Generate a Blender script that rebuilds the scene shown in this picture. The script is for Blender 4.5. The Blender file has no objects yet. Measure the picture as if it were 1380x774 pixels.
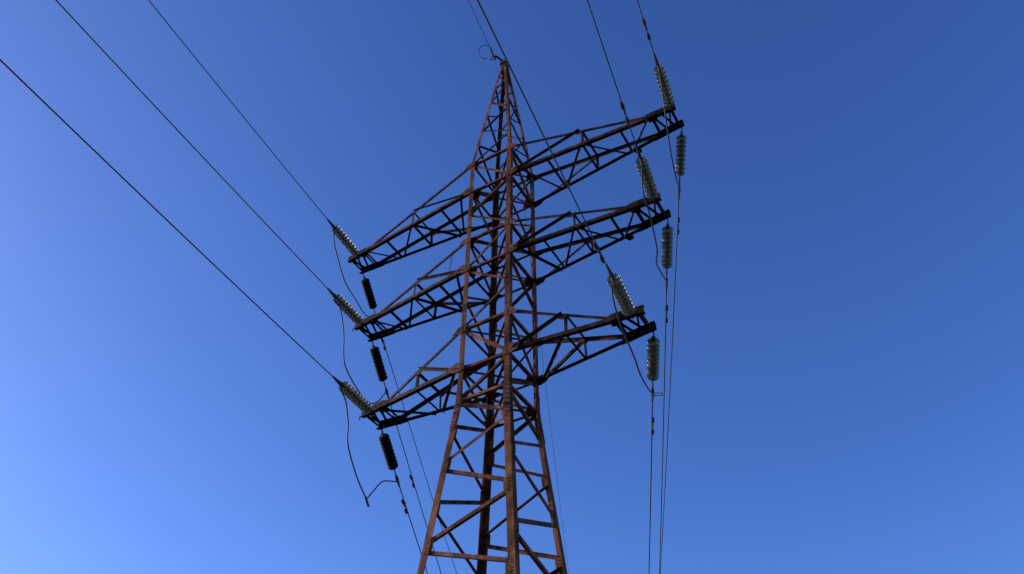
import bpy, bmesh, math, random
from mathutils import Vector, Matrix
random.seed(7)
sc = bpy.context.scene
COL = sc.collection
rad = math.radians
V = Vector

# ------------------------------------------------------------------ camera
AZ, EL, ROLL = 30.878, 44.361, 0.2296
cam_d = bpy.data.cameras.new('camera'); cam = bpy.data.objects.new('camera', cam_d); COL.objects.link(cam)
ca, sa = math.cos(rad(AZ)), math.sin(rad(AZ)); ce, se = math.cos(rad(EL)), math.sin(rad(EL))
fw = V((-sa*ce, ca*ce, se)); rt = V((ca, sa, 0)); up = rt.cross(fw)
c_, s_ = math.cos(rad(ROLL)), math.sin(rad(ROLL))
rt2 = c_*rt + s_*up; up2 = -s_*rt + c_*up
M = Matrix((rt2, up2, -fw)).transposed().to_4x4(); M.translation = V((9.178, -14.643, 1.6))
cam.matrix_world = M
cam_d.sensor_width = 36; cam_d.lens = 36*1019.6/1380
cam_d.clip_start = 0.1; cam_d.clip_end = 20000
sc.camera = cam

# ------------------------------------------------------------------ sky and sun
SUN_EL = 18.0
SUN_DIR = V((-0.965, -0.26, 0)).normalized()           # horizontal direction towards the sun
w = bpy.data.worlds.new('World'); sc.world = w; w.use_nodes = True
nt = w.node_tree; nt.nodes.clear()
sky = nt.nodes.new('ShaderNodeTexSky'); sky.sky_type = 'NISHITA'; sky.sun_disc = False
sky.sun_elevation = rad(SUN_EL); sky.sun_rotation = math.atan2(SUN_DIR.x, SUN_DIR.y)
sky.air_density = 0.7; sky.dust_density = 0.4; sky.ozone_density = 3.2; sky.altitude = 200
hs = nt.nodes.new('ShaderNodeHueSaturation'); hs.inputs['Saturation'].default_value = 1.17; hs.inputs['Hue'].default_value = 0.515
bg = nt.nodes.new('ShaderNodeBackground'); bg.inputs['Strength'].default_value = 0.15
out = nt.nodes.new('ShaderNodeOutputWorld')
nt.links.new(sky.outputs[0], hs.inputs['Color']); nt.links.new(hs.outputs[0], bg.inputs[0]); nt.links.new(bg.outputs[0], out.inputs[0])
sd = bpy.data.lights.new('sun', 'SUN'); sd.energy = 3.2; sd.angle = rad(0.5); sd.color = (1.0, 0.84, 0.68)
sun = bpy.data.objects.new('sun', sd); COL.objects.link(sun)
sv = V((SUN_DIR.x*math.cos(rad(SUN_EL)), SUN_DIR.y*math.cos(rad(SUN_EL)), math.sin(rad(SUN_EL))))
sun.rotation_euler = sv.to_track_quat('Z', 'Y').to_euler()
sc.view_settings.view_transform = 'Standard'; sc.view_settings.look = 'None'
sc.view_settings.exposure = 0.80; sc.view_settings.gamma = 1.0; sc.view_settings.use_curve_mapping = False
sc.render.engine = 'CYCLES'

# ------------------------------------------------------------------ materials
def newmat(name):
    m = bpy.data.materials.new(name); m.use_nodes = True
    return m, m.node_tree, m.node_tree.nodes['Principled BSDF']
def noise(n, scale, detail=6, rough=.6, vec=None):
    t = n.nodes.new('ShaderNodeTexNoise'); t.inputs['Scale'].default_value = scale
    t.inputs['Detail'].default_value = detail; t.inputs['Roughness'].default_value = rough
    if vec: n.links.new(vec, t.inputs['Vector'])
    return t
def ramp(n, fac, stops):
    r = n.nodes.new('ShaderNodeValToRGB'); e = r.color_ramp.elements
    while len(e) < len(stops): e.new(.5)
    for k, (p, c) in enumerate(stops): e[k].position = p; e[k].color = (*c, 1)
    n.links.new(fac, r.inputs[0]); return r
def rust_mat(name, dark, mid, light, rough=.72):
    m, n, b = newmat(name)
    tc = n.nodes.new('ShaderNodeTexCoord')
    mp = n.nodes.new('ShaderNodeMapping'); mp.inputs['Scale'].default_value = (1, 1, .35)
    n.links.new(tc.outputs['Object'], mp.inputs[0])
    a = noise(n, 3.2, 8, .68, mp.outputs[0]); c = noise(n, 22, 6, .7, tc.outputs['Object'])
    r = ramp(n, a.outputs[0], [(.36, dark), (.50, mid), (.64, light)])
    r2 = ramp(n, c.outputs[0], [(.36, (.35, .30, .28)), (.50, (1, 1, 1)), (.68, (1.0, .80, .66))])
    mx = n.nodes.new('ShaderNodeMix'); mx.data_type = 'RGBA'; mx.blend_type = 'MULTIPLY'; mx.inputs[0].default_value = .8
    n.links.new(r.outputs[0], mx.inputs[6]); n.links.new(r2.outputs[0], mx.inputs[7])
    n.links.new(mx.outputs[2], b.inputs['Base Color'])
    oi = n.nodes.new('ShaderNodeObjectInfo'); mr = n.nodes.new('ShaderNodeMapRange')
    mr.inputs[3].default_value = .72; mr.inputs[4].default_value = 1.28; n.links.new(oi.outputs['Random'], mr.inputs[0])
    mv = n.nodes.new('ShaderNodeVectorMath'); mv.operation = 'SCALE'; n.links.new(mx.outputs[2], mv.inputs[0]); n.links.new(mr.outputs[0], mv.inputs['Scale'])
    n.links.new(mv.outputs[0], b.inputs['Base Color'])
    b.inputs['Roughness'].default_value = rough; b.inputs['Specular IOR Level'].default_value = .12
    bp = n.nodes.new('ShaderNodeBump'); bp.inputs['Strength'].default_value = .35; bp.inputs['Distance'].default_value = .01
    n.links.new(c.outputs[0], bp.inputs['Height']); n.links.new(bp.outputs[0], b.inputs['Normal'])
    return m
RUST = rust_mat('old_red_oxide_paint', (.024, .009, .004), (.120, .038, .012), (.235, .094, .048))
RUSTP = rust_mat('weathered_plate_paint', (.040, .015, .008), (.125, .048, .026), (.21, .105, .070))
CAPM = rust_mat('rusty_cast_iron_cap', (.020, .010, .006), (.07, .028, .015), (.12, .055, .03), .6)
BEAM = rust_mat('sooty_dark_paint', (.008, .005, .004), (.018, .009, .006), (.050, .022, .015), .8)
ARMP = rust_mat('dark_red_oxide_arm_peak', (.010, .005, .003), (.038, .015, .008), (.095, .042, .026))  # darker copy of the leg colours, for crossarms and peak
DARK = rust_mat('dark_galvanised_fitting', (.020, .017, .015), (.045, .037, .032), (.075, .062, .055), .6)
def wire_mat():
    m, n, b = newmat('weathered_aluminium_strand')
    tc = n.nodes.new('ShaderNodeTexCoord'); a = noise(n, 40, 3, .6, tc.outputs['Object'])
    r = ramp(n, a.outputs[0], [(.3, (.012, .011, .011)), (.7, (.028, .025, .025))])
    n.links.new(r.outputs[0], b.inputs['Base Color']); b.inputs['Roughness'].default_value = .6; b.inputs['Metallic'].default_value = .3
    return m
WIRE = wire_mat()
def glass_mat(name, col, trans, rough):
    m, n, b = newmat(name)
    tc = n.nodes.new('ShaderNodeTexCoord'); a = noise(n, 14, 5, .6, tc.outputs['Object'])
    r = ramp(n, a.outputs[0], [(.35, tuple(c*.72 for c in col)), (.65, col)])
    n.links.new(r.outputs[0], b.inputs['Base Color'])
    b.inputs['Transmission Weight'].default_value = trans; b.inputs['Roughness'].default_value = rough; b.inputs['IOR'].default_value = 1.5
    return m
GLASS = glass_mat('toughened_glass', (.33, .34, .23), .62, .28)
GLASS.node_tree.nodes['Principled BSDF'].inputs['Specular IOR Level'].default_value = .25
GLASS_BACKLIT = glass_mat('glass_painted_backlit', (.006, .004, .004), .0, .75)  # near-black colour stands in for backlighting on the left away strings
GLASS_BACKLIT.node_tree.nodes['Principled BSDF'].inputs['Specular IOR Level'].default_value = .15
def ground_mat():
    m, n, b = newmat('dry_grass_field')
    tc = n.nodes.new('ShaderNodeTexCoord')
    a = noise(n, .08, 8, .6, tc.outputs['Object']); c = noise(n, 3, 8, .7, tc.outputs['Object'])
    r = ramp(n, a.outputs[0], [(.35, (.022, .028, .010)), (.55, (.035, .036, .016)), (.7, (.055, .048, .028))])
    r2 = ramp(n, c.outputs[0], [(.3, (.5, .5, .5)), (.7, (1, 1, 1))])
    mx = n.nodes.new('ShaderNodeMix'); mx.data_type = 'RGBA'; mx.blend_type = 'MULTIPLY'; mx.inputs[0].default_value = .8
    n.links.new(r.outputs[0], mx.inputs[6]); n.links.new(r2.outputs[0], mx.inputs[7]); n.links.new(mx.outputs[2], b.inputs['Base Color'])
    b.inputs['Roughness'].default_value = .95
    return m
def concrete_mat():
    m, n, b = newmat('grey_concrete'); tc = n.nodes.new('ShaderNodeTexCoord')
    a = noise(n, 6, 8, .7, tc.outputs['Object']); r = ramp(n, a.outputs[0], [(.3, (.20, .19, .17)), (.7, (.36, .34, .31))])
    n.links.new(r.outputs[0], b.inputs['Base Color']); b.inputs['Roughness'].default_value = .9
    return m
CONC = concrete_mat()

# ------------------------------------------------------------------ helpers
def obj(name, bm, mat, parent=None, smooth=False):
    me = bpy.data.meshes.new(name)
    bmesh.ops.recalc_face_normals(bm, faces=bm.faces)
    bm.to_mesh(me); bm.free(); me.materials.append(mat)
    if smooth:
        for p in me.polygons: p.use_smooth = True
    o = bpy.data.objects.new(name, me); COL.objects.link(o); o.parent = parent
    return o
def empty(name, label, cat, mat=None, group=None):
    o = bpy.data.objects.new(name, None); COL.objects.link(o); o.empty_display_size = .3
    if mat is not None: o.matrix_world = mat
    return tag(o, label, cat, group)
def tag(o, label, cat, group=None):
    o['label'] = label; o['category'] = cat
    if group: o['group'] = group
    return o
def hull(bm, A, B):
    """prism between two equal polygons (point lists)"""
    a = [bm.verts.new(p) for p in A]; b = [bm.verts.new(p) for p in B]; n = len(a)
    for i in range(n): bm.faces.new((a[i], a[(i+1) % n], b[(i+1) % n], b[i]))
    bm.faces.new(a[::-1]); bm.faces.new(b)
def angle(bm, p1, p2, u, v, f, t, f2=None):
    """rolled angle section: corner line p1-p2, flanges along u and v"""
    f2 = f2 or f
    prof = [(0, 0), (f, 0), (f, t), (t, t), (t, f2), (0, f2)]
    hull(bm, [p1 + u*a + v*b for a, b in prof], [p2 + u*a + v*b for a, b in prof])
def brace(bm, p1, p2, nrm, f, t, off, flip=1):
    """angle bolted flat on a face with outward normal nrm; off = offset along nrm"""
    d = (p2 - p1).normalized(); n = (nrm - d*nrm.dot(d)).normalized(); u = n.cross(d).normalized()*flip
    q1 = p1 - u*f/2 + n*off; q2 = p2 - u*f/2 + n*off
    if off > 0: angle(bm, q1, q2, u, n, f, t)
    else: angle(bm, q1, q2, u, -n, f, t)
def plate(bm, pts, nrm, t):
    hull(bm, pts, [p + nrm*t for p in pts])
def cyl(bm, p1, p2, r1, r2=None, n=8):
    r2 = r2 if r2 is not None else r1
    d = (p2 - p1).normalized(); a = d.orthogonal().normalized(); b = d.cross(a)
    ring = lambda p, r: [p + (a*math.cos(2*math.pi*k/n) + b*math.sin(2*math.pi*k/n))*r for k in range(n)]
    hull(bm, ring(p1, r1), ring(p2, r2))
def bolt(bm, p, n, r=.019, h=.024): cyl(bm, p, p + n*h, r, r, 6)
def tube(bm, pts, r, n=6):
    rings = []
    d0 = (pts[1]-pts[0]).normalized(); a = d0.orthogonal().normalized()
    for i, p in enumerate(pts):
        d = (pts[min(i+1, len(pts)-1)] - pts[max(i-1, 0)]).normalized()
        a = (a - d*a.dot(d)).normalized(); b = d.cross(a)
        rings.append([bm.verts.new(p + (a*math.cos(2*math.pi*k/n) + b*math.sin(2*math.pi*k/n))*r) for k in range(n)])
    for i in range(len(rings)-1):
        for k in range(n): bm.faces.new((rings[i][k], rings[i][(k+1) % n], rings[i+1][(k+1) % n], rings[i+1][k]))
    bm.faces.new(rings[0][::-1]); bm.faces.new(rings[-1])
def smooth_pts(P, k=6):
    P = [V(p) for p in P]; Q = [P[0]*2-P[1]] + P + [P[-1]*2-P[-2]]; out = []
    for i in range(1, len(Q)-2):
        for j in range(k):
            t = j/k; a, b, c, d = Q[i-1], Q[i], Q[i+1], Q[i+2]
            out.append(.5*((2*b) + (c-a)*t + (2*a-5*b+4*c-d)*t*t + (3*b-a-3*c+d)*t**3))
    return out + [P[-1]]
def lathe_x(bm, prof, n=24):
    """revolve (x, r) profile about local X; closed loop"""
    rings = []
    for x, r in prof:
        if r < 1e-5: rings.append([bm.verts.new((x, 0, 0))])
        else: rings.append([bm.verts.new((x, r*math.cos(2*math.pi*k/n), r*math.sin(2*math.pi*k/n))) for k in range(n)])
    for i in range(len(rings)-1):
        A, B = rings[i], rings[i+1]
        for k in range(n):
            k2 = (k+1) % n
            if len(A) == 1 and len(B) == 1: continue
            if len(A) == 1: bm.faces.new((A[0], B[k], B[k2]))
            elif len(B) == 1: bm.faces.new((A[k], B[0], A[k2]))
            else: bm.faces.new((A[k], B[k], B[k2], A[k2]))

# ------------------------------------------------------------------ ground
bm = bmesh.new(); N = 60
def gz(x, y):
    r = math.hypot(x, y)
    return 0 if r < 30 else 1.2*math.sin(x*.011)*math.cos(y*.013)*min(1, (r-30)/120)
axis = [math.copysign(abs(t)**2.2, t)*3000 for t in [(-1 + 2*i/N) for i in range(N+1)]]
gv = [[bm.verts.new((x, y, gz(x, y))) for x in axis] for y in axis]
for i in range(N):
    for j in range(N): bm.faces.new((gv[i][j], gv[i][j+1], gv[i+1][j+1], gv[i+1][j]))
g = obj('ground', bm, ground_mat(), smooth=True); g['kind'] = 'structure'

# ------------------------------------------------------------------ tower geometry
Z0, Z1, Z2, Z3, ZP = 13.863, 14.940, 18.968, 22.940, 32.409
H = {1: 1.510, 2: 1.427, 3: 1.616}
ZA = {1: Z1, 2: Z2, 3: Z3}
ARM = {1: (4.623, .411), 2: (5.659, .407), 3: (6.743, .400)}
W0, W3, SL, WP = .830, .862, .0935, .105
Z3U = Z3 + H[3]
def hw(z):
    if z > Z3U: return W3 + (WP-W3)*(z-Z3U)/(ZP-Z3U)
    if z >= Z0: return W0 + (W3-W0)*(z-Z0)/(Z3U-Z0)
    return W0 + SL*(Z0-z)
LEGS = [(-1, -1), (1, -1), (1, 1), (-1, 1)]              # L, N, R, B in turn round the tower
FN = [V((0, -1, 0)), V((1, 0, 0)), V((0, 1, 0)), V((-1, 0, 0))]
def lp(i, z):
    sx, sy = LEGS[i % 4]; k = hw(z); return V((sx*k, sy*k, z))
def node(face, side, z, inset):
    """point on the leg flange of a face; side 0 = first leg, 1 = second"""
    a = lp(face, z); b = lp(face+1, z); d = (b-a).normalized()
    return a + d*inset if side == 0 else b - d*inset

tower = empty('lattice_tower', 'rusty brown steel lattice power pylon with six crossarms against the blue sky', 'pylon')

# legs ---------------------------------------------------------------
leg_objs = []
for i in range(4):
    sx, sy = LEGS[i]; u, v = V((-sx, 0, 0)), V((0, -sy, 0)); bm = bmesh.new()
    angle(bm, lp(i, 0.05), lp(i, Z0-.02), u, v, .188, .020)
    angle(bm, lp(i, Z0-.02), lp(i, Z3U+.02), u, v, .165, .016)
    angle(bm, lp(i, Z3U+.02), lp(i, ZP-.02), u, v, .120, .012)
    o = obj('leg', bm, RUST, tower); leg_objs.append(o)
    # bolted splice covering the joint at the waist
    bm = bmesh.new(); a, b = Z0-1.0, Z0+.55
    off = V((sx, sy, 0))*.005
    for (p, q) in ((a, Z0-.02), (Z0-.02, b)):
        P, Q = lp(i, p)+V((sx, sy, 0))*.016, lp(i, q)+V((sx, sy, 0))*.016
        angle(bm, P, Q, u, v, .150, .013)
        k = 6
        for j in range(k):
            c = P.lerp(Q, (j+.5)/k)
            bolt(bm, c + u*.055, -v); bolt(bm, c + v*.055, -u)
            bolt(bm, c + u*.115 + V((0, 0, .05)), -v); bolt(bm, c + v*.115 + V((0, 0, .05)), -u)
    obj('splice_angle', bm, RUSTP, o)
    bm = bmesh.new(); c = lp(i, 0); s = .42
    hull(bm, [V((c.x-s, c.y-s, -.4)), V((c.x+s, c.y-s, -.4)), V((c.x+s, c.y+s, -.4)), V((c.x-s, c.y+s, -.4))],
         [V((c.x-s*.75, c.y-s*.75, .06)), V((c.x+s*.75, c.y-s*.75, .06)), V((c.x+s*.75, c.y+s*.75, .06)), V((c.x-s*.75, c.y+s*.75, .06))])
    obj('footing', bm, CONC, o)

# face bracing: one zigzag per face, staggered round the tower --------
low = [Z0, 12.893, 11.781, 10.651, 9.586, 8.577, 7.45, 6.2, 4.85, 3.4, 1.75, .25]
mid = [Z0, Z1, Z1+H[1], 17.72, Z2, Z2+H[2], 21.72, Z3, Z3U]
pk = [Z3U + f*(ZP-Z3U) for f in (0, .16, .30, .44, .58, .72, .86, .97)]
def rnd(): return random.uniform(.0015, .0045)
def zigzag(levels, start, f, t, legf, gap, name):
    for face in range(4):
        for k in range(len(levels)-1):
            s = (k + start) % 2
            za, zb = levels[k], levels[k+1]; up = 1 if zb > za else -1
            p = node(face, s, za + up*gap, legf*.55); q = node(face, 1-s, zb - up*gap, legf*.55)
            d = (q-p).normalized()
            bm = bmesh.new()
            inside = (k % 2 == 1)
            off = -(t_leg[name] + rnd() + (.0 if inside else .012))
            brace(bm, p - d*.03, q + d*.03, FN[face], f, t, off, 1 if random.random() < .5 else -1)
            for c in (p, q):
                for e in (0, .06): bolt(bm, c + d*(e if c is p else -e) + FN[face]*.0005, FN[face], .015, .018)
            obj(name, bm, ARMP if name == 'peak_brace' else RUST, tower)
def node_plate(face, side, z, legf, t, a, b):
    p0 = node(face, side, z-a, 0); p1 = node(face, side, z+a, 0); q0 = node(face, side, z-a*.45, legf+b); q1 = node(face, side, z+a*.45, legf+b)
    e0 = node(face, side, z-a, legf*.9); e1 = node(face, side, z+a, legf*.9)
    n = FN[face]; off = n*-(t+.0012)
    bm = bmesh.new(); hull(bm, [v+off for v in (p0.lerp(e0, .2), e0, q0, q1, e1, p1.lerp(e1, .2))], [v+off-n*.0095 for v in (p0.lerp(e0, .2), e0, q0, q1, e1, p1.lerp(e1, .2))])
    for j in range(4): bolt(bm, p0.lerp(p1, (j+.5)/4).lerp(e0.lerp(e1, (j+.5)/4), .6) + n*.0005, n, .014, .018)
    obj('node_plate', bm, RUST, leg_objs[(face + side) % 4])
for face in range(4):
    for k, z in enumerate(low[1:-1], 1): node_plate(face, k % 2, z, .188, .020, .26, .075)
    for k, z in enumerate(mid[1:-1], 1): node_plate(face, k % 2, z, .165, .016, .20, .06)
t_leg = {'leg_brace': .031, 'body_brace': .027, 'peak_brace': .012}
zigzag(low, 0, .088, .010, .188, .13, 'leg_brace')
zigzag(mid, 0, .085, .009, .165, .10, 'body_brace')
zigzag(pk, 0, .064, .007, .110, .05, 'peak_brace')
# horizontal rings and diaphragms
for n_, z in enumerate((Z0, Z1, Z1+H[1], Z2, Z2+H[2], Z3, Z3U)):
    for face in range(4):
        bm = bmesh.new()
        p, q = node(face, 0, z, .06), node(face, 1, z, .06)
        brace(bm, p, q, FN[face], .09, .009, -(.020 + .009*0 + rnd()), 1)
        obj('ring_strut', bm, RUST, tower)
    for a, b in ((0, 2), (1, 3)):
        bm = bmesh.new(); dz = -.03 if a else -.012
        P, Q = lp(a, z), lp(b, z); d = (Q-P).normalized()
        brace(bm, P + d*.10 + V((0, 0, dz)), Q - d*.10 + V((0, 0, dz)), V((0, 0, 1)), .075, .008, -rnd())
        obj('diaphragm_brace', bm, RUST, tower)
    for i in range(4):                                    # flat corner plates of the diaphragm
        sx, sy = LEGS[i]; c = lp(i, z) + V((-sx, -sy, 0))*.022; L = .40 if z < Z0+.1 or z in (Z1, Z2, Z3) else .26
        bm = bmesh.new()
        plate(bm, [c, c + V((-sx*L, 0, 0)), c + V((-sx*L, -sy*.10, 0)), c + V((-sx*.12, -sy*L, 0)), c + V((0, -sy*L, 0))], V((0, 0, 1)), .010)
        obj('corner_plate', bm, RUSTP, tower)

# crossarms ----------------------------------------------------------
EB = .74                                                  # length of the end beam
def crossarm(k, sx):
    z, h = ZA[k], H[k]; A, T = ARM[k]
    wr, wu = hw(z), hw(z+h)
    lo = {s: (V((sx*wr, s*wr, z)), V((sx*A, s*T, z))) for s in (-1, 1)}
    hi = {s: (V((sx*wu, s*wu, z+h)), V((sx*(A-EB), s*(T+.03), z+.13))) for s in (-1, 1)}
    L = lambda s, t: lo[s][0].lerp(lo[s][1], t)
    U = lambda s, t: hi[s][0].lerp(hi[s][1], t)
    side = {s: V((0, s, 0)) for s in (-1, 1)}
    UPV, DN = V((0, 0, 1)), V((0, 0, -1))
    arm = bmesh.new()                                     # lattice web of the arm
    def web(p, q, n, f=.070, t=.007, off=None):
        d = (q-p).normalized(); brace(arm, p + d*.02, q - d*.02, n, f, t, -(.014+rnd()) if off is None else off, 1 if random.random() < .5 else -1)
    um = .520
    if k == 1:
        lm = .435
        for s in (-1, 1):
            web(L(s, .03), U(s, .53), side[s], .085, .009, rnd()+.001)
            web(U(s, .545), L(s, lm+.0), side[s])
            web(L(s, lm+.01), L(s, .80), side[s]*1.0, .02, .006)
        web(U(-1, .55), U(1, .55), UPV)
        web(L(-1, lm), L(1, lm), DN)
        if sx > 0: web(L(1, .04), L(-1, lm-.02), DN, .085, .009, .012)
        else: web(L(-1, .04), L(1, lm-.02), DN, .085, .009, .012)
        if sx < 0: web(L(1, lm+.03), L(-1, .84), DN, .085, .009, .012)
    else:
        n1, n2, n3 = .232, .455, .683
        for s in (-1, 1):
            web(L(s, .03), U(s, um), side[s], .080, .009, rnd()+.001)
            web(U(s, um+.01), L(s, n2+.0), side[s])
        web(U(-1, um+.01), U(1, um+.01), UPV)
        for t in (n1, n2, n3): web(L(-1, t), L(1, t), DN)
        zz = [(-1, .05), (1, n1-.015), (-1, n2-.01), (1, n3-.015), (-1, .85)]
        for (a, ta), (b, tb) in zip(zz, zz[1:]): web(L(a, ta+.015), L(b, tb), DN, off=.012)
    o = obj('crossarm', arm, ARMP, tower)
    for s in (-1, 1):
        bm = bmesh.new(); p, q = L(s, .0), L(s, 1-EB/(A-wr)+.06)
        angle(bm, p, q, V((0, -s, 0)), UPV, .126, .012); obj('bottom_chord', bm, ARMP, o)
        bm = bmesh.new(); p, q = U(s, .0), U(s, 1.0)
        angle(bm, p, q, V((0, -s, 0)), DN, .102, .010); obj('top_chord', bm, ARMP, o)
        # end beam: a short channel that carries the insulators
        bm = bmesh.new(); a = L(s, 1-(EB+.06)/(A-wr)) + V((0, s*.014, 0)); b = V((sx*(A+.06), s*(T+.014), z))
        hgt, fl, th = .25, .12, .013
        sq = [(0, -.02), (0, hgt-.02), (-fl, hgt-.02), (-fl, hgt-.02-th), (-th, hgt-.02-th), (-th, th-.02), (-fl, th-.02), (-fl, -.02)]
        hull(bm, [a + V((0, s*u_, v_)) for u_, v_ in sq], [b + V((0, s*u_, v_)) for u_, v_ in sq])
        for j in range(5): bolt(bm, a.lerp(b, .08+.09*j) + V((0, 0, .05 + .06*(j % 2))), V((0, s, 0)), .016, .02)
        if s == -1 and sx < 0 and k < 3: # bent hook left at the beam end
            tube(bm, [b + V((-.0, 0, .0)), b + V((-.03, -.02, -.04)), b + V((-.01, -.03, -.14))], .018)
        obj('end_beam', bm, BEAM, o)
        # gusset joining the chord to the leg, and the one where the chords meet
        bm = bmesh.new(); y = s*(wr+.012+.003)
        X = lambda dx, dz, zz=z: V((sx*(wr+dx), y, zz+dz))
        P = [X(-.20, .20), X(-.20, -.08), X(.06, -.12), X(.26, -.05), X(.36, .11), X(.10, .24)]
        plate(bm, P, V((0, s, 0)), .012)
        for j in range(4):
            bolt(bm, X(.04+.08*j, .035) + V((0, s*.012, 0)), V((0, s, 0)), .017, .02)
            bolt(bm, X(-.07, -.05+.07*j) + V((0, s*.012, 0)), V((0, s, 0)), .017, .02)
        obj('gusset_plate', bm, RUSTP, o)
        bm = bmesh.new(); y = s*(wu+.004); zz = z+h
        P = [V((sx*(wu-.18), y, zz+.10)), V((sx*(wu-.18), y, zz-.14)), V((sx*(wu+.02), y, zz-.20)), V((sx*(wu+.30), y, zz-.16)), V((sx*(wu+.10), y, zz+.08))]
        plate(bm, P, V((0, s, 0)), .010); 
        for j in range(3): bolt(bm, V((sx*(wu-.06), y+s*.01, zz-.12+.08*j)), V((0, s, 0)), .016, .02)
        obj('gusset_plate', bm, RUSTP, o)
        bm = bmesh.new(); c = L(s, 1-(EB+.16)/(A-wr))
        P = [c + V((sx*-.12, s*.016, -.01)), c + V((sx*.30, s*-.006, -.01)), c + V((sx*.30, s*-.006, .19)), c + V((sx*.05, s*.008, .20)), c + V((sx*-.2, s*.02, .11))]
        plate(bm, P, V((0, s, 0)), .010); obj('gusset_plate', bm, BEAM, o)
        # plate at the upper mid node
        bm = bmesh.new(); c = U(s, um if k > 1 else .54) + V((0, s*.004, 0))
        P = [c + V((sx*a_, 0, b_)) for a_, b_ in ((-.16, .0), (.12, -.05), (.08, -.16), (-.05, -.20), (-.18, -.12))]
        plate(bm, P, V((0, s, 0)), .009); obj('gusset_plate', bm, RUSTP, o)
    if k == 2 and sx < 0:
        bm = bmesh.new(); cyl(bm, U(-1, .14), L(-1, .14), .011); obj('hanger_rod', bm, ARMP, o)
    if k > 1 and sx > 0:                                             # small bracket bolted to the far bottom chord
        bm = bmesh.new(); c = L(1, .715) + V((0, .004, .02)); dd = (lo[1][1]-lo[1][0]).normalized()
        hull(bm, [c - dd*.14, c + dd*.10, c + dd*.10 + V((0, .17, 0)), c - dd*.06 + V((0, .17, 0))],
             [q + V((0, 0, .10)) for q in (c - dd*.14, c + dd*.10, c + dd*.10 + V((0, .17, 0)), c - dd*.06 + V((0, .17, 0)))])
        obj('chord_bracket', bm, BEAM, o)
    # battens and cross between the two end beams
    bm = bmesh.new()
    Yi = T-.012
    for dx in (EB+.02, .10):
        x = sx*(A-dx); yy = Yi + (wr-T)*(dx/(A-wr))
        for dz in (-.012, .145): brace(bm, V((x, -yy, z+dz)), V((x, yy, z+dz)), UPV, .075, .008, -.002)
    for a, b in ((EB-.05, .40), (.42, .14)):
        brace(bm, V((sx*(A-a), -Yi, z-.012)), V((sx*(A-b), Yi, z-.012)), DN, .055, .007, .004)
    brace(bm, V((sx*(A-.14), -Yi, z-.012)), V((sx*(A-.42), Yi, z-.012)), DN, .055, .007, .013)
    xa, xb = sx*(A-EB-.16), sx*(A-EB+.14); yy = Yi+.05
    plate(bm, [V((xa, -yy, z-.034)), V((xb, -yy+.02, z-.034)), V((xb, -yy+.20, z-.034)), V((xa, -yy+.15, z-.034))], UPV, .009)
    plate(bm, [V((xa, yy, z-.034)), V((xb, yy-.02, z-.034)), V((xb, yy-.20, z-.034)), V((xa, yy-.15, z-.034))], UPV, .009)
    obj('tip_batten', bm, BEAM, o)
    return o
for k in (3, 2, 1):
    for sx in (-1, 1): crossarm(k, sx)

# peak head ----------------------------------------------------------
bm = bmesh.new(); a = WP+.03
for (z1, z2, k) in ((ZP-.42, ZP-.04, .045), (ZP-.04, ZP+.13, .08)):
    hull(bm, [V((x*(hw(z1) + (.006 if k < .05 else .06)), y*(hw(z1) + (.006 if k < .05 else .06)), z1)) for x, y in LEGS],
             [V((x*(hw(min(z2, ZP)) + (.006 if k < .05 else .06)), y*(hw(min(z2, ZP)) + (.006 if k < .05 else .06)), z2)) for x, y in LEGS])
for i in range(4):
    for j in range(3): bolt(bm, V((0, 0, ZP-.36+.11*j)) + FN[i]*(hw(ZP-.36+.11*j)+.006), FN[i], .016, .02)
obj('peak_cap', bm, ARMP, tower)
bm = bmesh.new()
brk = V((-.20, -.50, ZP-.02))
angle(bm, V((-.05, -.08, ZP+.133)), V((brk.x, brk.y, ZP+.133)), V((.9, -.4, 0)).normalized(), V((0, 0, 1)), .09, .010)
cyl(bm, brk + V((0, 0, .20)), brk + V((0, 0, -.10)), .028)
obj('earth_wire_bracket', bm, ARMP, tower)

# ------------------------------------------------------------------ conductors
WD = {   # attachment point, horizontal bearing, slope, curvature
'TR3': ((6.668, -0.394, 22.94), 0.1382, 0.0897, 0.00111), 'TR2': ((5.529, -0.407, 18.968), 0.1670, 0.1197, 0.00111),
'TR1': ((4.323, -0.411, 14.94), 0.1432, 0.1064, 0.00111), 'TL3': ((-6.288, -0.394, 22.94), 0.1671, 0.0977, 0.00111),
'TL2': ((-5.349, -0.407, 18.968), 0.1677, 0.1250, 0.00111), 'TL1': ((-4.283, -0.411, 14.94), 0.1832, 0.1191, 0.00111),
'AR3': ((6.718, 0.394, 22.94), -0.4336, 0.1182, 0.00101), 'AR2': ((5.614, 0.407, 18.968), -0.4257, 0.1373, 0.00101),
'AR1': ((4.598, 0.411, 14.94), -0.4281, 0.1017, 0.00101), 'AL3': ((-6.703, 0.394, 22.94), -0.4352, 0.0781, 0.00101),
'AL2': ((-5.599, 0.407, 18.968), -0.4149, 0.1830, 0.00101), 'AL1': ((-4.563, 0.411, 14.94), -0.4228, 0.1493, 0.00101)}
def cpt(n, d):
    P, al, a, b = WD[n]; s = -1 if n[0] == 'T' else 1
    return V(P) + V((math.sin(al)*d, s*math.cos(al)*d, -a*d + b*d*d))
SLEN = {'T': 1.85, 'A': 2.46}
tier = {'3': 'top', '2': 'middle', '1': 'lowest'}
sidew = {'L': 'left', 'R': 'right'}

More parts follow.
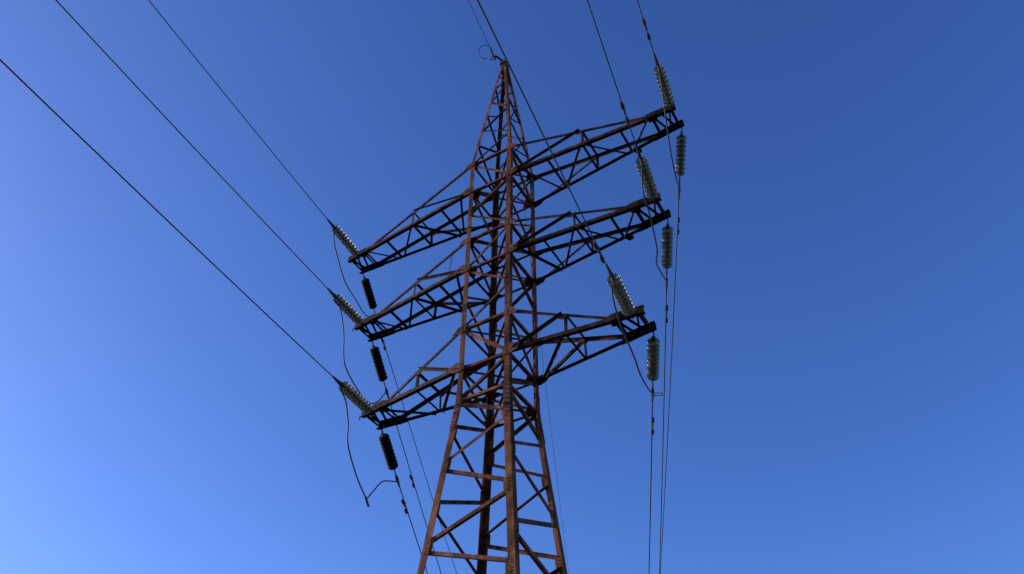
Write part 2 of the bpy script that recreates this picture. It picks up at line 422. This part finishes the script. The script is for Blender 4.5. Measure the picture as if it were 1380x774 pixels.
def disc_bm():
    bm = bmesh.new(); R = .176
    prof = [(.030, .045), (.034, .075), (.046, .120), (.066, .152), (.084, R-.004), (.096, R), (.108, R-.004), (.104, R-.014), (.080, .150),
            (.066, .128), (.100, .122), (.098, .112), (.062, .104), (.060, .092), (.088, .086), (.086, .076), (.058, .068), (.056, .046), (.076, .040), (.060, .030), (.030, .030), (.030, .045)]
    lathe_x(bm, prof, 28); bmesh.ops.remove_doubles(bm, verts=bm.verts, dist=1e-5)
    return bm
def cap_bm():
    bm = bmesh.new()
    lathe_x(bm, [(-.044, 0), (-.044, .034), (-.030, .058), (.018, .066), (.030, .068), (.036, .058), (.058, .034), (.060, .022), (.134, .020), (.134, 0)], 14)
    return bm
MESH = {}
def shared(key, bmf, mat, smooth):
    if key not in MESH:
        me = bpy.data.meshes.new(key[0]); bm = bmf(); bmesh.ops.recalc_face_normals(bm, faces=bm.faces); bm.to_mesh(me); bm.free(); me.materials.append(mat)
        if smooth:
            for p in me.polygons: p.use_smooth = True
        MESH[key] = me
    return MESH[key]
def place(name, me, parent, loc):
    o = bpy.data.objects.new(name, me); COL.objects.link(o); o.parent = parent; o.location = loc; return o
ends = {}
def string(n):
    L = SLEN[n[0]]; P = cpt(n, 0); Q = cpt(n, L); Q.z -= .0
    d = (Q-P); ln = d.length; d.normalize()
    zax = (V((0, 0, 1)) - d*d.z).normalized(); yax = zax.cross(d)
    M = Matrix((d, yax, zax)).transposed().to_4x4(); M.translation = P
    dark = n[:2] == 'AL'
    who = ('dark backlit ' if dark else 'pale glass ') + 'disc insulator string ' + \
          ('reaching up towards the viewer' if n[0] == 'T' else 'hanging away down the line') + \
          ' from the %s %s crossarm tip' % (tier[n[2]], sidew[n[1]])
    root = empty('insulator_string', who, 'insulator', M, 'insulator strings on the crossarm tips')
    pitch = .170; nd = 9; x0 = .20 if n[0] == 'T' else .34
    bm = bmesh.new()
    cyl(bm, V((-.06, 0, 0)), V((x0-.03, 0, 0)), .018, .018, 8)
    plate(bm, [V((-.09, -.012, -.05)), V((.03, -.012, -.05)), V((.07, -.012, 0)), V((.03, -.012, .05)), V((-.09, -.012, .05))], V((0, 1, 0)), .024)
    tube(bm, [V((x0-.16 + .05*math.cos(t), 0, .05*math.sin(t))) for t in [k*math.pi/5 for k in range(11)]], .014)
    cyl(bm, V((x0-.10, -.05, 0)), V((x0-.10, .05, 0)), .017)
    obj('shackle', bm, DARK, root)
    gm = GLASS_BACKLIT if dark else GLASS
    for k in range(nd):
        q = place('insulator_disc', shared(('insulator_disc', dark), disc_bm, gm, True), root, (x0 + k*pitch, 0, 0))
        place('metal_cap', shared(('metal_cap', 0), cap_bm, CAPM, True), q, (0, 0, 0))
    bm = bmesh.new(); xe = x0 + nd*pitch - .03
    cyl(bm, V((xe-.03, 0, 0)), V((ln+.04, 0, 0)), .022)
    hull(bm, [V((ln-.18, -.03, -.035)), V((ln-.18, .03, -.035)), V((ln-.18, .03, .035)), V((ln-.18, -.03, .035))],
             [V((ln+.02, -.045, -.06)), V((ln+.02, .045, -.06)), V((ln+.02, .045, .045)), V((ln+.02, -.045, .045))])
    cyl(bm, V((ln+.02, 0, 0)), V((ln+.42, 0, .0)), .050, .024)
    tube(bm, [V((ln-.02, 0, -.05)), V((ln-.06, 0, -.13)), V((ln-.13, 0, -.2))], .028)
    for j in range(3): cyl(bm, V((ln+.06+.09*j, 0, .05)), V((ln+.06+.09*j, 0, -.09)), .013)
    obj('tension_clamp', bm, DARK, root)
    if n == 'AR1':
        bm = bmesh.new(); Mi = M.inverted(); e = V((ln-.03, 0, -.05)); w_ = Mi.to_3x3() @ V((.858, .513, 0)); h_ = Mi.to_3x3() @ V((0, 0, -1))
        tube(bm, smooth_pts([e, e + w_*.12, e + w_*.25, e + w_*.27 + h_*.03, e + w_*.25 + h_*.08, e + w_*.12 + h_*.09, e + h_*.08], 3), .012); obj('wire_loop', bm, DARK, root)
    ends[n] = (M @ V((ln+.02, 0, 0)), M @ V((ln-.13, 0, -.2)))
for n in WD: string(n)

WR = .0155
for n in WD:
    L = SLEN[n[0]]; top = WD[n][2]/WD[n][3]
    ds = []; d = L
    while d < top: ds.append(d); d += 1.0 if d < 12 else (2.5 if d < 50 else 6)
    bm = bmesh.new(); tube(bm, [cpt(n, d) for d in ds], WR if n[0] == 'T' else .0195, 8)
    txt = ('power line rising overhead towards the viewer from the %s %s crossarm' if n[0] == 'T' else 'power line running away downwards from the %s %s crossarm') % (tier[n[2]], sidew[n[1]])
    tag(obj('power_line', bm, WIRE, None, True), txt, 'power line', 'power lines strung on the pylon')

# jumpers
JP = {
'L3': [(-6.09, -1.91, 22.28), (-6.31, -1.32, 21.95), (-6.6, -0.5, 21.63), (-7.02, 0.63, 21.79), (-7.36, 1.58, 21.95)],
'L2': [(-5.22, -1.67, 18.64), (-5.37, -1.17, 18.01), (-5.46, -0.89, 17.3), (-5.6, -0.48, 17.02), (-5.95, 0.63, 16.95), (-6.21, 1.44, 17.14), (-6.4, 2.04, 17.65)],
'R1': [(4.50, -2.1, 14.30), (4.40, -1.7, 14.02), (4.30, -1.12, 13.85), (4.16, -0.2, 13.80), (4.02, 0.49, 13.75), (3.80, 1.6, 14.1)],
'R2': [(5.60, -1.7, 17.95), (5.45, -.9, 17.75), (5.22, 0, 17.6), (5.10, .35, 17.6), (4.94, .7, 17.7), (4.82, 1.2, 17.93), (4.74, 1.9, 18.2)], 'R3': None}
L1a = [(-4.11, -1.72, 14.46), (-4.23, -1.36, 13.99), (-4.31, -1.13, 13.41), (-4.58, -0.33, 12.94), (-4.86, 0.5, 12.70), (-4.96, .78, 12.62)]
L1b = [(-4.89, 0.62, 12.74), (-5.04, 1.05, 13.27), (-5.21, 1.56, 13.85)]
DROP = {'R2': 1.1, 'R3': 1.2}
def jumper(key):
    A = ends['T'+key][1]; B = ends['A'+key][1]
    lab = 'slack jumper cable looping under the %s %s crossarm tip' % (tier[key[1]], sidew[key[0]])
    bm = bmesh.new()
    if key == 'L1':
        tube(bm, smooth_pts([A] + L1a), .022, 8); tube(bm, smooth_pts(L1b + [B]), .022, 8)
        cyl(bm, V(L1a[-2]), V(L1a[-1]) + V((-.02, .04, -.03)), .035); lab = 'two piece jumper cable joined in a V below the lowest left crossarm tip'
    elif JP[key]: tube(bm, smooth_pts([A] + JP[key] + [B]), .022, 8)
    else:
        sh = V((-.858, -.513, 0))*.14
        pts = [A.lerp(B, t) + sh*math.sin(math.pi*t) - V((0, 0, DROP[key]*(4*t*(1-t))**.8)) for t in [i/8 for i in range(9)]]
        tube(bm, smooth_pts(pts, 4), .022, 8)
    tag(obj('jumper_cable', bm, WIRE, None, True), lab, 'jumper cable', 'jumper cables under the crossarms')
for key in ('L3', 'L2', 'L1', 'R3', 'R2', 'R1'): jumper(key)

# vibration dampers
def damper(n, d, extra=''):
    P, Q = cpt(n, d-.3), cpt(n, d+.3); C0 = cpt(n, d); x = (Q-P).normalized()
    z = (V((0, 0, 1)) - x*x.z).normalized(); y = z.cross(x)
    M = Matrix((x, y, z)).transposed().to_4x4(); M.translation = C0
    lab = 'stockbridge vibration damper on the %s line %s the %s %s crossarm' % ('overhead' if n[0] == 'T' else 'receding', 'above' if n[0] == 'T' else 'below', tier[n[2]], sidew[n[1]]) + extra
    lab = lab.replace('stockbridge', 'small dumbbell')
    r = empty('vibration_damper', lab, 'damper', M, 'vibration dampers on the lines')
    bm = bmesh.new(); cyl(bm, V((0, 0, .045)), V((0, 0, -.13)), .032); tube(bm, smooth_pts([(-.26, 0, -.13), (0, 0, -.11), (.26, 0, -.13)]), .012); obj('clamp', bm, DARK, r)
    for s in (-1, 1):
        bm = bmesh.new(); cyl(bm, V((s*.13, 0, -.13)), V((s*.20, 0, -.13)), .03, .052, 10); cyl(bm, V((s*.20, 0, -.13)), V((s*.36, 0, -.13)), .052, .045, 10); obj('weight', bm, DARK, r)
for n, d in (('TR3', 3.2), ('TR2', 3.55), ('TR1', 2.9), ('AR3', 3.9), ('AR2', 3.67), ('AR1', 3.81), ('AL1', 3.75), ('AL2', 7.3), ('AL3', 3.9)):
    damper(n, d)

# earth wires at the peak
def earth(P, al, s, a, b, label, r, dmax):
    pts = []; d = 0
    while d < dmax: pts.append(V(P) + V((math.sin(al)*d, s*math.cos(al)*d, -a*d + b*d*d))); d += 1 if d < 10 else 3
    bm = bmesh.new(); tube(bm, pts, r, 6)
    return tag(obj('earth_wire', bm, WIRE, None, True), label, 'earth wire', 'earth wires at the pylon peak')
earth(brk + V((0, 0, -.06)), .17, -1, .06, .0008, 'thin earth wire rising towards the viewer from the peak bracket', .014, 75)
earth(V((.08, .10, ZP-.05)), -.43, 1, .055, .0008, 'thin earth wire running away down behind the pylon from its peak', .013, 80)
# clamp and spare coil on the earth wire
d = V((math.sin(.17), -math.cos(.17), -.06)).normalized(); p0 = brk + V((0, 0, -.06))
r_ = empty('earth_wire_clamp', 'small dark clamp holding the earth wire beside the pylon peak', 'clamp', Matrix.Translation(p0))
bm = bmesh.new(); cyl(bm, d*-.05, d*.16, .03); cyl(bm, d*.22, d*.60, .036, .02); cyl(bm, d*.30 + V((0, 0, .06)), d*.30 + V((0, 0, -.10)), .022); obj('clamp_body', bm, DARK, r_)
bm = bmesh.new(); cyl(bm, d*.16 + V((-.07, 0, 0)), d*.16 + V((.07, 0, 0)), .022); obj('clamp_pin', bm, DARK, r_)
bm = bmesh.new(); cx = p0 + V((-.27, -.10, .10)) + d*.28
side_ = V((ca, sa, 0)); upp = (V((sa, -ca, 0))*.75 + V((0, 0, .66))).normalized(); pts = []
for k in range(17):
    t = -1.0 + k*2*math.pi*.97/16; pts.append(cx + (side_*math.cos(t)*.29 + upp*math.sin(t)*.33) + d*.01*k)
pts = [p0 + d*.02] + pts
tube(bm, smooth_pts(pts, 3), .015, 6)
tag(obj('earth_wire_tail', bm, WIRE, None, True), 'loose round loop of thin earth wire beside the pylon peak', 'wire loop')
